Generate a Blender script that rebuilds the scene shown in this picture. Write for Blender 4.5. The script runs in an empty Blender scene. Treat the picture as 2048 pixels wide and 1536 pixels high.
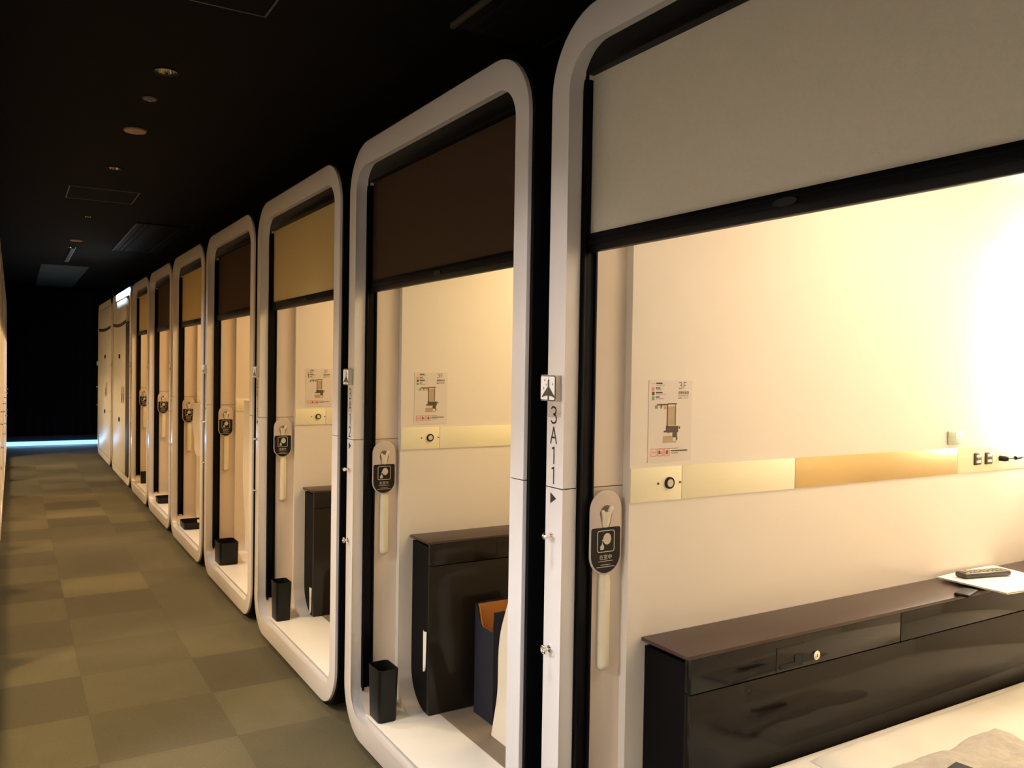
import bpy, bmesh, math, random
from mathutils import Vector, Matrix
PI = math.pi
sc = bpy.context.scene
col = sc.collection
random.seed(4)
D = 1.157            # x of the front faces of the right-hand cabin row
CEIL = 2.76
# ------------------------------------------------------------------ camera
yaw, pitch, roll, fpx = .5426, -.0208, .0160, 1656.35
fw = Vector((math.sin(yaw)*math.cos(pitch), math.cos(yaw)*math.cos(pitch), math.sin(pitch)))
rt = Vector((math.cos(yaw), -math.sin(yaw), 0)); up = rt.cross(fw)
r2 = rt*math.cos(roll)+up*math.sin(roll); u2 = up*math.cos(roll)-rt*math.sin(roll)
cam = bpy.data.objects.new('camera', bpy.data.cameras.new('camera')); col.objects.link(cam)
M = Matrix((r2, u2, -fw)).transposed().to_4x4(); M.translation = Vector((0, 0, 1.5))
cam.matrix_world = M
cam.data.sensor_width = 36; cam.data.lens = fpx*36/2048
cam.data.clip_start = .02
sc.camera = cam
# ------------------------------------------------------------------ world, exposure
w = bpy.data.worlds.new('world'); sc.world = w; w.use_nodes = True
w.node_tree.nodes['Background'].inputs[0].default_value = (.5, .6, 1, 1)
w.node_tree.nodes['Background'].inputs[1].default_value = 0.0006
vs = sc.view_settings
vs.view_transform = 'Standard'; vs.look = 'None'; vs.gamma = 1; vs.use_curve_mapping = False
vs.exposure = 0.0
CORR = (1, .90, .84)      # corridor downlights
CORR_W = 100
WARM1 = (1, .88, .74)     # lamp light in the nearest cabin
WARM2 = (1, .76, .42)     # lamp light in the other cabins
COOL = (.25, .55, 1)

def add_light(kind, name, loc, color, energy, parent=None, rot=(0, 0, 0), size=.05, **kw):
    l = bpy.data.lights.new(name, kind); l.color = color; l.energy = energy
    if kind == 'AREA':
        l.shape = 'RECTANGLE'; l.size = kw.get('sx', size); l.size_y = kw.get('sy', size)
        if 'spread' in kw: l.spread = kw['spread']
    else:
        l.shadow_soft_size = size
    if kind == 'SPOT':
        l.spot_size = kw['cone']; l.spot_blend = kw.get('blend', .3)
    o = bpy.data.objects.new(name, l); col.objects.link(o)
    o.location = loc; o.rotation_euler = rot; o.parent = parent
    return o

# ------------------------------------------------------------------ materials
def mat(name, c, rough=.5, metal=0, coat=0, emis=None, estr=0, bump=None, vary=None, spec=.5, trans=0):
    m = bpy.data.materials.new(name); m.use_nodes = True
    nt = m.node_tree; b = nt.nodes['Principled BSDF']
    b.inputs['Base Color'].default_value = (*c, 1)
    b.inputs['Roughness'].default_value = rough
    b.inputs['Metallic'].default_value = metal
    b.inputs['Coat Weight'].default_value = coat
    b.inputs['Coat Roughness'].default_value = .08
    b.inputs['Specular IOR Level'].default_value = spec
    if emis:
        b.inputs['Emission Color'].default_value = (*emis, 1); b.inputs['Emission Strength'].default_value = estr
    tc = nt.nodes.new('ShaderNodeTexCoord')
    if vary:
        n = nt.nodes.new('ShaderNodeTexNoise'); n.inputs['Scale'].default_value = vary[0]; n.inputs['Detail'].default_value = 4
        nt.links.new(tc.outputs['Object'], n.inputs['Vector'])
        mx = nt.nodes.new('ShaderNodeMix'); mx.data_type = 'RGBA'
        mx.inputs[6].default_value = (*[x*(1-vary[1]) for x in c], 1)
        mx.inputs[7].default_value = (*[min(1, x*(1+vary[1])) for x in c], 1)
        nt.links.new(n.outputs['Fac'], mx.inputs[0]); nt.links.new(mx.outputs[2], b.inputs['Base Color'])
    if bump:
        n = nt.nodes.new('ShaderNodeTexNoise'); n.inputs['Scale'].default_value = bump[0]; n.inputs['Detail'].default_value = 3
        nt.links.new(tc.outputs['Object'], n.inputs['Vector'])
        bp = nt.nodes.new('ShaderNodeBump'); bp.inputs['Strength'].default_value = bump[1]; bp.inputs['Distance'].default_value = .002
        nt.links.new(n.outputs['Fac'], bp.inputs['Height']); nt.links.new(bp.outputs[0], b.inputs['Normal'])
    return m
MF = mat('white_moulded_frame', (.77, .74, .73), .26, vary=(3, .02))
MW = mat('cream_wall_laminate', (.80, .73, .63), .24, vary=(2, .015))
MP = mat('cream_pillar_plastic', (.78, .665, .545), .25, vary=(2, .015))
MFL = mat('white_floor_laminate', (.82, .80, .74), .35, vary=(8, .03))
MAT_FLOOR = mat('taupe_floor_covering', (.20, .155, .11), .6, vary=(60, .12), bump=(200, .3))
MK = mat('black_rubber', (.002, .002, .0025), .6, spec=.12, vary=(10, .1))
MRAIL = mat('black_anodised_rail', (.003, .003, .004), .4, spec=.12, vary=(10, .1))
MBAND = mat('champagne_band', (.93, .85, .58), .30, metal=0, vary=(5, .02))
MBANDREFL = mat('band_reflection_gold', (.62, .45, .20), .30, metal=.6, vary=(5, .03))  # band colour with a dark golden reflection worked in
MBL1 = mat('beige_screen_fabric', (.70, .69, .61), .85, vary=(120, .06), bump=(600, .4))
MBL2 = mat('dark_brown_screen_fabric', (.055, .026, .010), .85, vary=(120, .1), bump=(600, .4))
def translucent(m, c, f):
    nt = m.node_tree; b = nt.nodes['Principled BSDF']; o = nt.nodes['Material Output']
    t = nt.nodes.new('ShaderNodeBsdfTranslucent'); t.inputs[0].default_value = (*c, 1)
    x = nt.nodes.new('ShaderNodeMixShader'); x.inputs[0].default_value = f
    nt.links.new(b.outputs[0], x.inputs[1]); nt.links.new(t.outputs[0], x.inputs[2]); nt.links.new(x.outputs[0], o.inputs[0])
translucent(MBL1, (.55, .46, .30), .25); translucent(MBL2, (.10, .045, .015), .3)
MBL3 = mat('beige_screen_fabric_warmlit', (.56, .47, .26), .85, vary=(120, .06), bump=(600, .4)); translucent(MBL3, (.60, .50, .24), .35)  # same beige fabric, golden lamp light put into its colour
MDESKT = mat('dark_brown_desk_top', (.045, .022, .016), .33, vary=(30, .1), bump=(300, .1))
MDESKF = mat('black_gloss_desk_front', (.012, .009, .006), .08, coat=0, vary=(5, .1), spec=.28)
MDESKS = mat('black_desk_side', (.002, .002, .0025), .5, spec=.1, vary=(5, .1))
MGAP = mat('black_gap', (.004, .003, .003), .7, vary=(10, .1))
MCHR = mat('chrome', (.85, .84, .82), .12, metal=1, vary=(20, .03))
MINK = mat('black_ink', (.012, .010, .009), .5, vary=(50, .1))
MINKB = mat('brown_ink', (.10, .06, .03), .6, vary=(50, .1))
MINKL = mat('tan_ink', (.48, .36, .22), .6, vary=(50, .05))
MINKR = mat('pink_ink', (.75, .28, .22), .6, vary=(50, .05))
MINKG = mat('green_ink', (.15, .32, .18), .6, vary=(50, .05))
MPOST = mat('poster_film', (.74, .66, .58), .25, vary=(5, .01))
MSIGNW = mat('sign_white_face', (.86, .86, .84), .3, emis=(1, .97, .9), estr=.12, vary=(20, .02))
MSIGNS = mat('sign_cream_side', (.66, .60, .45), .35, vary=(20, .03))
MSIGNB = mat('sign_brown_print', (.075, .055, .045), .5, vary=(20, .05))
MTAG = mat('tag_beige_plastic', (.60, .50, .43), .3, vary=(20, .03))
MTAGB = mat('tag_black_print', (.012, .009, .008), .45, spec=.25, vary=(20, .05))
MTAGI = mat('tag_light_print', (.62, .54, .44), .4, vary=(20, .03))
MHOOK = mat('cream_hook_plastic', (.80, .72, .52), .3, vary=(20, .03))
MSHEET = mat('cream_bed_linen', (.80, .74, .62), .85, vary=(6, .03), bump=(60, .4))
MTOWEL = mat('greige_towel', (.52, .47, .38), .95, vary=(60, .2), bump=(150, 1))
MBIN = mat('black_bin_plastic', (.006, .006, .006), .45, spec=.25, vary=(20, .08))
MBAGB = mat('navy_paper', (.007, .009, .022), .75, vary=(30, .08), bump=(20, .4))
MBAGO = mat('orange_paper', (.52, .21, .04), .7, vary=(20, .06))
MPAPER = mat('white_paper', (.88, .85, .78), .6, vary=(20, .02))
MREM = mat('dark_grey_plastic', (.045, .038, .030), .35, vary=(20, .05))
MBTN = mat('grey_buttons', (.35, .30, .18), .5, vary=(20, .05))
MCURT = mat('black_curtain', (.005, .005, .022), .9, vary=(4, .3), bump=(50, .4))
MREFL = mat('ribbed_reflector', (.80, .70, .45), .18, metal=1, vary=(20, .03))
MPLATE = mat('beige_ceiling_disc', (.42, .27, .17), .5, vary=(20, .05))
MGREY = mat('grey_ceiling_trim', (.10, .09, .075), .4, vary=(20, .05))
MVENT = mat('dark_vent_metal', (.010, .010, .012), .6, spec=.2, vary=(20, .05))
MGLOW = mat('lamp_shade_lit', (.9, .85, .7), .4, emis=(1, .88, .72), estr=75, vary=(20, .02))
MGLOW2 = mat('cabin_lamp_lit', (.9, .85, .7), .4, emis=(1, .74, .40), estr=4, vary=(20, .02))
MBLUE = mat('blue_strip_lit', (.4, .6, .9), .4, emis=(.34, .66, 1), estr=1.5, vary=(20, .02))
MBLUED = mat('dark_blue_plinth', (.03, .05, .14), .5, vary=(20, .1))
MDOOR = mat('cream_door_panel', (.88, .78, .60), .4, vary=(5, .02))
MBROWN = mat('brown_gap_shade_and_sash', (.035, .015, .008), .5, vary=(5, .1))
MCEIL = mat('black_ceiling_paint', (.0055, .0050, .0030), .8, spec=.1, vary=(4, .15), bump=(80, .3))
MWALLK = mat('black_wall_paint', (.008, .008, .008), .8, vary=(4, .15))

def carpet_mat():
    m = bpy.data.materials.new('olive_carpet_tiles'); m.use_nodes = True
    nt = m.node_tree; N = nt.nodes.new; L = nt.links.new; b = nt.nodes['Principled BSDF']
    b.inputs['Roughness'].default_value = .95; b.inputs['Specular IOR Level'].default_value = .15
    b.inputs['Sheen Weight'].default_value = .15
    tc = N('ShaderNodeTexCoord'); sep = N('ShaderNodeSeparateXYZ'); L(tc.outputs['Object'], sep.inputs[0])
    def mth(op, a, bb=None, c=None):
        n = N('ShaderNodeMath'); n.operation = op
        for i, v in enumerate((a, bb, c)):
            if v is None: continue
            if isinstance(v, (int, float)): n.inputs[i].default_value = v
            else: L(v, n.inputs[i])
        return n.outputs[0]
    fx = mth('FLOOR', mth('MULTIPLY', mth('SUBTRACT', sep.outputs[0], .78), 2))
    fy = mth('FLOOR', mth('MULTIPLY', mth('SUBTRACT', sep.outputs[1], 4.884), 2))
    par = mth('PINGPONG', mth('ADD', fx, fy), 1)
    cmb = N('ShaderNodeCombineXYZ'); L(fx, cmb.inputs[0]); L(fy, cmb.inputs[1])
    wn = N('ShaderNodeTexWhiteNoise'); wn.noise_dimensions = '2D'; L(cmb.outputs[0], wn.inputs['Vector'])
    val = mth('ADD', mth('MULTIPLY', par, .17), mth('MULTIPLY', wn.outputs['Value'], .30))
    # seams
    ux = mth('FRACT', mth('MULTIPLY', mth('SUBTRACT', sep.outputs[0], .78), 2))
    uy = mth('FRACT', mth('MULTIPLY', mth('SUBTRACT', sep.outputs[1], 4.884), 2))
    ex = mth('LESS_THAN', mth('PINGPONG', ux, .5), .006); ey = mth('LESS_THAN', mth('PINGPONG', uy, .5), .006)
    seam = mth('MAXIMUM', ex, ey)
    val = mth('SUBTRACT', mth('ADD', val, .62), mth('MULTIPLY', seam, .10))
    n1 = N('ShaderNodeTexNoise'); n1.inputs['Scale'].default_value = 190; n1.inputs['Detail'].default_value = 2
    L(tc.outputs['Object'], n1.inputs['Vector'])
    n2 = N('ShaderNodeTexNoise'); n2.inputs['Scale'].default_value = 7; n2.inputs['Detail'].default_value = 5
    L(tc.outputs['Object'], n2.inputs['Vector'])
    val = mth('MULTIPLY', val, mth('ADD', .62, mth('ADD', mth('MULTIPLY', n1.outputs['Fac'], .55), mth('MULTIPLY', n2.outputs['Fac'], .2))))
    mx = N('ShaderNodeMix'); mx.data_type = 'RGBA'; mx.blend_type = 'MIX'
    mx.inputs[6].default_value = (0, 0, 0, 1); mx.inputs[7].default_value = (.120, .101, .046, 1)
    mx.clamp_factor = False
    L(val, mx.inputs[0]); L(mx.outputs[2], b.inputs['Base Color'])
    bp = N('ShaderNodeBump'); bp.inputs['Strength'].default_value = .7; bp.inputs['Distance'].default_value = .004
    L(n1.outputs['Fac'], bp.inputs['Height']); L(bp.outputs[0], b.inputs['Normal'])
    return m
MCARPET = carpet_mat()

# ------------------------------------------------------------------ helpers
def obj(name, bm, m, parent=None, smooth=True):
    me = bpy.data.meshes.new(name)
    bmesh.ops.recalc_face_normals(bm, faces=bm.faces[:])
    bm.to_mesh(me); bm.free()
    for x in (m if isinstance(m, (list, tuple)) else [m]): me.materials.append(x)
    o = bpy.data.objects.new(name, me); col.objects.link(o); o.parent = parent
    if smooth:
        me.polygons.foreach_set('use_smooth', [True]*len(me.polygons))
        try: me.set_sharp_from_angle(angle=math.radians(35))
        except Exception: pass
    return o
def thing(name, label, cat, loc=(0, 0, 0), rotz=0, group=None):
    o = bpy.data.objects.new(name, None); col.objects.link(o); o.empty_display_size = .1
    o.location = loc; o.rotation_euler = (0, 0, rotz)
    return tag(o, label, cat, group)
def tag(o, label, cat, group=None):
    o['label'] = label; o['category'] = cat
    if group: o['group'] = group
    return o
def struct(name, bm, m, label=None, smooth=False):
    o = obj(name, bm, m, None, smooth); o['kind'] = 'structure'
    if label: o['label'] = label
    return o
def B(): return bmesh.new()
def box(bm, x0, x1, y0, y1, z0, z1, bev=0, mi=0, seg=2):
    r = bmesh.ops.create_cube(bm, size=1)
    vs_ = r['verts']
    for v in vs_: v.co = Vector((x0+(v.co.x+.5)*(x1-x0), y0+(v.co.y+.5)*(y1-y0), z0+(v.co.z+.5)*(z1-z0)))
    fs = set(f for v in vs_ for f in v.link_faces)
    for f in fs: f.material_index = mi
    if bev:
        es = list(set(e for v in vs_ for e in v.link_edges))
        r = bmesh.ops.bevel(bm, geom=es, offset=bev, segments=seg, affect='EDGES', profile=.5)
        for f in r['faces']: f.material_index = mi
    return bm
def tube(bm, pts, rad, n=10, cap=True, mi=0):
    pts = [Vector(p) for p in pts]; rings = []
    rads = rad if isinstance(rad, (list, tuple)) else [rad]*len(pts)
    t0 = (pts[1]-pts[0]).normalized(); a = t0.orthogonal().normalized()
    for i, p in enumerate(pts):
        t = (pts[min(i+1, len(pts)-1)]-pts[max(i-1, 0)]).normalized()
        a = (a - t*a.dot(t)).normalized(); b = t.cross(a)
        rings.append([bm.verts.new(p+(a*math.cos(2*PI*k/n)+b*math.sin(2*PI*k/n))*rads[i]) for k in range(n)])
    for i in range(len(pts)-1):
        for k in range(n):
            f = bm.faces.new((rings[i][k], rings[i][(k+1) % n], rings[i+1][(k+1) % n], rings[i+1][k])); f.material_index = mi
    if cap:
        for r_ in (rings[0], rings[-1]):
            f = bm.faces.new(r_); f.material_index = mi
    return bm
def skin(bm, loops, close=True, mi=0):
    """bridge point loops of equal length"""
    R = [[bm.verts.new(p) for p in l] for l in loops]
    n = len(R[0])
    for i in range(len(R)-1):
        for k in range(n if close else n-1):
            f = bm.faces.new((R[i][k], R[i][(k+1) % n], R[i+1][(k+1) % n], R[i+1][k])); f.material_index = mi
    return R
def poly(bm, pts, mi=0):
    f = bm.faces.new([bm.verts.new(p) for p in pts]); f.material_index = mi; return f
def prism(bm, pts, vec, mi=0):
    a = [Vector(p) for p in pts]; b = [p+Vector(vec) for p in a]
    R = skin(bm, [a, b], mi=mi)
    for r_ in R:
        f = bm.faces.new(r_); f.material_index = mi
    return bm
def rrect(y0, y1, z0, z1, r, n=10, rb=None):
    """rounded rectangle in (y, z); rb is the radius of the bottom corners"""
    rb = r if rb is None else rb
    out = []
    for (cy, cz, a0, rr) in ((y1-r, z1-r, 0, r), (y0+r, z1-r, 90, r), (y0+rb, z0+rb, 180, rb), (y1-rb, z0+rb, 270, rb)):
        for k in range(n+1):
            a = math.radians(a0+90*k/n); out.append((cy+rr*math.cos(a), cz+rr*math.sin(a)))
    return out
def copy_tree(o, parent=None):
    c = o.copy(); col.objects.link(c); c.parent = parent
    for ch in list(o.children):
        if ch.type == 'LIGHT' and ch.parent == o or ch.type != 'LIGHT': copy_tree(ch, c)
    return c

# ------------------------------------------------------------------ the shell of the place
bm = B(); box(bm, -3.0, 4.2, -3.5, 17.2, -.12, 0); struct('floor', bm, MCARPET)
lightY = [-.40, 1.75, 3.90, 6.04, 8.21, 10.55, 12.70, 14.85]
LX = .567
bm = B()   # ceiling with a round hole above every downlight
cell = .08
def quad(x0, x1, y0, y1, z=CEIL): poly(bm, [(x0, y0, z), (x1, y0, z), (x1, y1, z), (x0, y1, z)])
quad(-3, LX-cell, -3.5, 17.2); quad(LX+cell, 4.2, -3.5, 17.2)
yy = -3.5
for y in lightY:
    quad(LX-cell, LX+cell, yy, y-cell); yy = y+cell
    n = 32; circ = []; sq = []
    for k in range(n):
        a = 2*PI*k/n; c, s = math.cos(a), math.sin(a); q = cell/max(abs(c), abs(s))
        circ.append((LX+.048*c, y+.048*s, CEIL)); sq.append((LX+q*c, y+q*s, CEIL))
    skin(bm, [sq, circ])
quad(LX-cell, LX+cell, yy, 17.2)
poly(bm, [(-3, -3.5, CEIL+.25), (4.2, -3.5, CEIL+.25), (4.2, 17.2, CEIL+.25), (-3, 17.2, CEIL+.25)])
struct('ceiling', bm, MCEIL)
bm = B(); box(bm, -3.0, -2.9, -3.5, 17.2, 0, CEIL); struct('wall_left', bm, MWALLK)
bm = B(); box(bm, 4.1, 4.2, -3.5, 17.2, 0, CEIL); struct('wall_right', bm, MWALLK)
bm = B(); box(bm, -2.9, 4.1, 17.0, 17.1, 0, CEIL); struct('wall_end', bm, MWALLK)
bm = B(); box(bm, -2.9, 4.1, -3.5, -3.4, 0, CEIL); struct('wall_near', bm, MWALLK)

# ------------------------------------------------------------------ cabins
# local frame: x = depth into the cabin (0 = front face), y = 0 at the far outer edge, -W at the near one
def frame_bm(W):
    n = 10
    def ring(x, dy, dz, ro, inner=False):
        if not inner: p = rrect(-W+dy, -dy, .03+dz, 2.357-dz, ro, n)
        else: p = rrect(-W+.062-dy, -.075+dy, .113-dz, 2.270+dz, ro, n)
        return [(x, a, b) for a, b in p]
    bm = B()
    skin(bm, [ring(.06, 0, 0, .185), ring(.008, 0, 0, .185), ring(.002, .002, .002, .183), ring(0, .008, .008, .177),
              ring(0, -.004, -.004, .096, True), ring(.002, -.001, -.001, .099, True), ring(.006, .0, .0, .10, True), ring(.045, .002, .012, .10, True), ring(.06, .002, .012, .10, True)])
    return bm
def split_frame(W, top):
    bm = frame_bm(W)
    no = (0, 0, 1)
    g = bm.verts[:]+bm.edges[:]+bm.faces[:]
    bmesh.ops.bisect_plane(bm, geom=g, plane_co=(0, 0, 1.2 + (.0012 if top else -.0012)), plane_no=no, clear_inner=top, clear_outer=not top)
    return bm
def tube_shell(W, x0, x1, far, near, z0, z1, r, rb, back=False, front_to=None):
    bm = B()
    L0 = [(x0, a, b) for a, b in rrect(-W+near, -far, z0, z1, r, 10, rb)]
    L1 = [(x1, a, b) for a, b in rrect(-W+near, -far, z0, z1, r, 10, rb)]
    loops = [L0, L1]
    if front_to:
        f, nr, zz0, zz1, rr, rrb = front_to
        loops.insert(0, [(x0, a, b) for a, b in rrect(-W+nr, -f, zz0, zz1, rr, 10, rrb)])
    R = skin(bm, loops)
    if back: bm.faces.new(R[-1])
    return bm
STROKE = {
 '3': [[(.08, .90), (.25, .99), (.5, 1), (.78, .93), (.86, .77), (.74, .60), (.45, .54), (.78, .47), (.92, .28), (.84, .09), (.55, 0), (.25, .01), (.05, .12)]],
 'A': [[(0, 0), (.5, 1), (1, 0)], [(.2, .36), (.8, .36)]],
 '1': [[(.30, .93), (.62, 1), (.62, 0)]],
 '2': [[(.10, .80), (.25, .97), (.55, 1), (.82, .90), (.86, .70), (.70, .45), (.10, 0), (.92, 0)]],
 '4': [[(.72, 0), (.72, 1), (.05, .28), (.98, .28)]],
 '5': [[(.85, 1), (.22, 1), (.15, .56), (.50, .62), (.85, .48), (.90, .25), (.70, .03), (.35, 0), (.08, .12)]],
 '6': [[(.75, 1), (.25, .55), (.10, .25), (.25, .03), (.60, 0), (.90, .20), (.80, .48), (.50, .56), (.2, .45)]],
 '7': [[(.05, 1), (.92, 1), (.35, 0)]],
 'F': [[(.88, 1), (.15, 1), (.15, 0)], [(.15, .52), (.75, .52)]],
}
def stroke(bm, pts, wd, mapf, mi=0):
    """flat stroke: pts in 2D, mapf(a, b) -> 3D"""
    for i in range(len(pts)-1):
        (a0, b0), (a1, b1) = pts[i], pts[i+1]
        dx, dy = a1-a0, b1-b0; L = math.hypot(dx, dy) or 1e-9
        ex, ey = dx/L*wd*.35, dy/L*wd*.35; nx, ny = -dy/L*wd/2, dx/L*wd/2
        poly(bm, [mapf(a0-ex+nx, b0-ey+ny), mapf(a1+ex+nx, b1+ey+ny), mapf(a1+ex-nx, b1+ey-ny), mapf(a0-ex-nx, b0-ey-ny)], mi)
def number_bm(txt):
    bm = B(); z = 1.401
    for i, ch in enumerate(txt):
        zt = 1.4015-.0505*i; wd = .026 if ch in 'A3245' else .024
        for j, s in enumerate(STROKE[ch]):
            pts = [(a*wd-wd/2, b*.040-.040) for a, b in s]
            stroke(bm, pts, .0042, lambda a, b, zt=zt, j=j: (-.0006-.0001*j, -.036-a, zt+b))
    return bm
def arrow_bm():
    bm = B(); poly(bm, [(-.0006, -.026, 1.187), (-.0006, -.026, 1.159), (-.0006, -.052, 1.174)]); return bm
def hook_bm(ring=False):
    bm = B(); y, z = -.036, 0
    tube(bm, [(0, y, z), (-.004, y, z)], .009, 14)
    tube(bm, [(-.003, y, z), (-.016, y, z)], .0035, 10)
    if not ring:
        tube(bm, [(-.014, y, z), (-.018, y, z), (-.024, y, z+.001), (-.027, y, z+.001)], [.004, .0075, .0085, .005], 14)
    else:
        pts = [(-.020, y+.009*math.cos(2*PI*k/20), z+.009*math.sin(2*PI*k/20)) for k in range(21)]
        tube(bm, pts, .0028, 8, False)
    return bm
def wallx(X): return X-D     # X measured on the far side wall

def build_cabin(W=1.352, depth=2.40, closed=False):
    root = bpy.data.objects.new('sleeping_cabin', None); col.objects.link(root); root.empty_display_size = .1
    PF, WF = .073, .100       # pillar and wall panel insets from the outer edge (far side)
    PN, WN = .060, .087       # same on the near side
    obj('upper_frame', split_frame(W, True), MF, root); obj('lower_frame', split_frame(W, False), MF, root)
    # black outer casing with rubber lip
    bm = B()
    def cl(x, g, r): return [(x, a, b) for a, b in rrect(-W-g, g, max(.004, .03-g), 2.357+g, r, 10)]
    R = skin(bm, [cl(.012, -.004, .180), cl(.012, .014, .198), cl(.03, .018, .200), cl(depth+.05, .018, .200)]); bm.faces.new(R[-1])
    obj('casing', bm, MK, root)
    obj('pillar_lining', tube_shell(W, .045, .192, PF, PN, .113, 2.285, .10, .10), MP, root)
    obj('wall_lining', tube_shell(W, .192, depth, WF, WN, .1128, 2.27, .10, .15, True, (PF-.004, PN-.004, .105, 2.29, .10, .10)), MW, root)
    # floor pieces
    if not closed:
        bm = B(); box(bm, .046, .300, -W+.10, -.13, .108, .1150, .001); obj('entrance_floor', bm, MFL, root)
        bm = B(); box(bm, .303, depth, -W+.16, -.18, .108, .1165, .002); obj('inner_floor', bm, MAT_FLOOR, root)
    # guide rails and header
    for s in (0, 1):
        bm = B()
        ys = (-PF-.004, -PF+.010) if s == 0 else (-W+PN-.010, -W+PN+.004)
        box(bm, .046, .091, min(ys), max(ys), .20, 2.24, .001)
        k = 1 if s == 0 else -1
        yb = -PF-.004 if s == 0 else -W+PN+.004
        box(bm, .048, .055, yb-k*.008, yb+k*.001, .19, 2.24, .001); box(bm, .084, .091, yb-k*.008, yb+k*.001, .19, 2.24, .001)
        obj('guide_rail', bm, MRAIL, root)
    bm = B(); box(bm, .046, .15, -W+PN, -PF, 2.222, 2.284, .003); obj('screen_header', bm, MRAIL, root)
    if not closed:
        bm = B(); box(bm, .0715, .0735, -W+PN+.006, -PF-.006, 1.815, 2.25, 0)
        scr = obj('roll_screen', bm, MBL1, root)
        bm = B(); box(bm, .060, .080, -W+PN+.006, -PF-.006, 1.786, 1.832, .003)
        box(bm, .0585, .061, -W+PN+.01, -PF-.01, 1.803, 1.806, 0); box(bm, .0585, .061, -W+PN+.01, -PF-.01, 1.819, 1.821, 0)
        bar = obj('bottom_bar', bm, MRAIL, scr)
        bm = B(); ym = -W/2-.02
        prism(bm, [(.059, ym+.028*math.cos(2*PI*k/20), 1.811+.008*math.sin(2*PI*k/20)) for k in range(20)], (-.003, 0, 0))
        obj('pull_latch', bm, MGAP, scr)
    # far pillar: long grab handle, hook for the tag
    yp = -PF
    bm = B(); xs = 1.291-D; rad = .019; pts = []; rs = []
    for k in range(9):
        t = k/8; rs.append(rad*math.sin(min(1, t*2.2+.12)*PI/2)); pts.append((xs, yp+.001, .728+.02*t*2.0))
    pts += [(xs, yp+.001, .80), (xs, yp+.001, .955), (xs, yp+.001, 1.02)]; rs += [rad, rad, .008]
    tube(bm, pts, rs, 20)
    obj('grab_handle', bm, MHOOK, root)
    bm = B(); box(bm, .0935, .192, yp-.0006, yp+.002, 1.1988, 1.2005); obj('pillar_seam', bm, MGAP, root)
    # champagne band on the far wall
    yw = -WF; b0, b1 = 1.156, 1.245
    segs = [(.1935, 1.523-D, MBAND), (1.525-D, 1.966-D, MBAND), (1.968-D, 2.79-D, MBAND), (2.792-D, depth-.01, MBAND)]
    for i, (a, b, m) in enumerate(segs):
        bm = B(); box(bm, a, b, yw-.004, yw+.002, b0, b1, .0008); bd = obj('band_panel', bm, m, root)
        if i == 0:
            xc = 1.479-D
            bm = B(); tube(bm, [(xc, yw-.003, 1.2015), (xc, yw-.009, 1.2015)], .0155, 24); obj('button_ring', bm, MGAP, bd)
            bm = B(); tube(bm, [(xc, yw-.003, 1.2015), (xc, yw-.0105, 1.2015)], [.0115, .0100], 24); obj('call_button', bm, MSIGNS, bd)
            for dx in (-.038, .038):
                bm = B(); tube(bm, [(xc+dx, yw-.003, 1.2015), (xc+dx, yw-.006, 1.2015)], .003, 10); obj('screw', bm, MINKB, bd)
    # hooks on the front face
    for z, ring in ((1.079, False), (.795, True)):
        h = obj('coat_hook', hook_bm(ring), MCHR, root); h.location = (0, 0, z)
    # ceiling lamp inside
    bm = B(); box(bm, .75, 1.55, -W/2-.18, -W/2+.18, 2.255, 2.275, .006); obj('cabin_lamp', bm, MGLOW2, root)
    bm = B(); poly(bm, [(-.0006, -.026, 1.187), (-.0006, -.026, 1.159), (-.0006, -.052, 1.174)]); obj('arrow_mark', bm, MINK, root)
    return root

def paint(o, name, m):
    for ch in o.children_recursive:
        if ch.name.split('.')[0] == name:
            ch.material_slots[0].link = 'OBJECT'; ch.material_slots[0].material = m
Ys = [1.749, 3.207, 4.672, 6.107, 7.545, 8.943, 10.34]
nums = ['3A11', '3A12', '3A13', '3A14', '3A15', '3A16', '3A17']
BLD = [MBL1, MBL2, MBL3, MBL2, MBL3, MBL2, MBL3]
CW = 1.352
proto = build_cabin(CW)
cabins = []
ORD = ['nearest on the right', 'second on the right', 'third on the right', 'fourth on the right', 'fifth on the right', 'sixth on the right', 'seventh on the right']
CLAB = ['white framed sleeping cabin marked 3A11 at the front right, grey beige screen half down',
        'white framed sleeping cabin marked 3A12 with dark brown screen and navy bag inside',
        'white framed sleeping cabin just beyond the 3A12 one, warm-lit beige screen half down',
        'white framed sleeping cabin, dark brown screen, wide black box and pale towel by its opening',
        'white framed sleeping cabin, beige screen, flat black tray and short cloth hanging at its edge',
        'narrow looking white framed cabin with dark screen, sixth from the camera in the right row',
        'narrow looking white framed cabin with beige screen, next to the closed cream cabins']
WARM3 = (1, .62, .27)
LAMPW = [(5.0, WARM1), (13, WARM2), (13, (1, .72, .38)), (15, WARM3), (16, WARM3), (18, WARM3), (18, WARM3)]
lampdata = {}
def cabin_light(root, energy, color, W=CW):
    add_light('AREA', 'cabin_light', (1.15, -W/2, 2.25), color, energy, root, sx=.75, sy=.3)
for i, y in enumerate(Ys):
    c = proto if i == 0 else copy_tree(proto)
    cabins.append(c)
for i, (c, y) in enumerate(zip(cabins, Ys)):
    c.location = (D, y, 0)
    tag(c, CLAB[i], 'sleeping cabin', 'white capsule cabins in the right row')
    paint(c, 'roll_screen', BLD[i])
    obj('room_number', number_bm(nums[i]), MINK, c, False)
    cabin_light(c, *LAMPW[i])
# darker reflection in the band of 3A11, put into a gold panel colour
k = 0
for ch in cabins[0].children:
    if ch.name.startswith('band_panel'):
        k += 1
        if k == 3: ch.material_slots[0].link = 'OBJECT'; ch.material_slots[0].material = MBANDREFL

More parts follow.
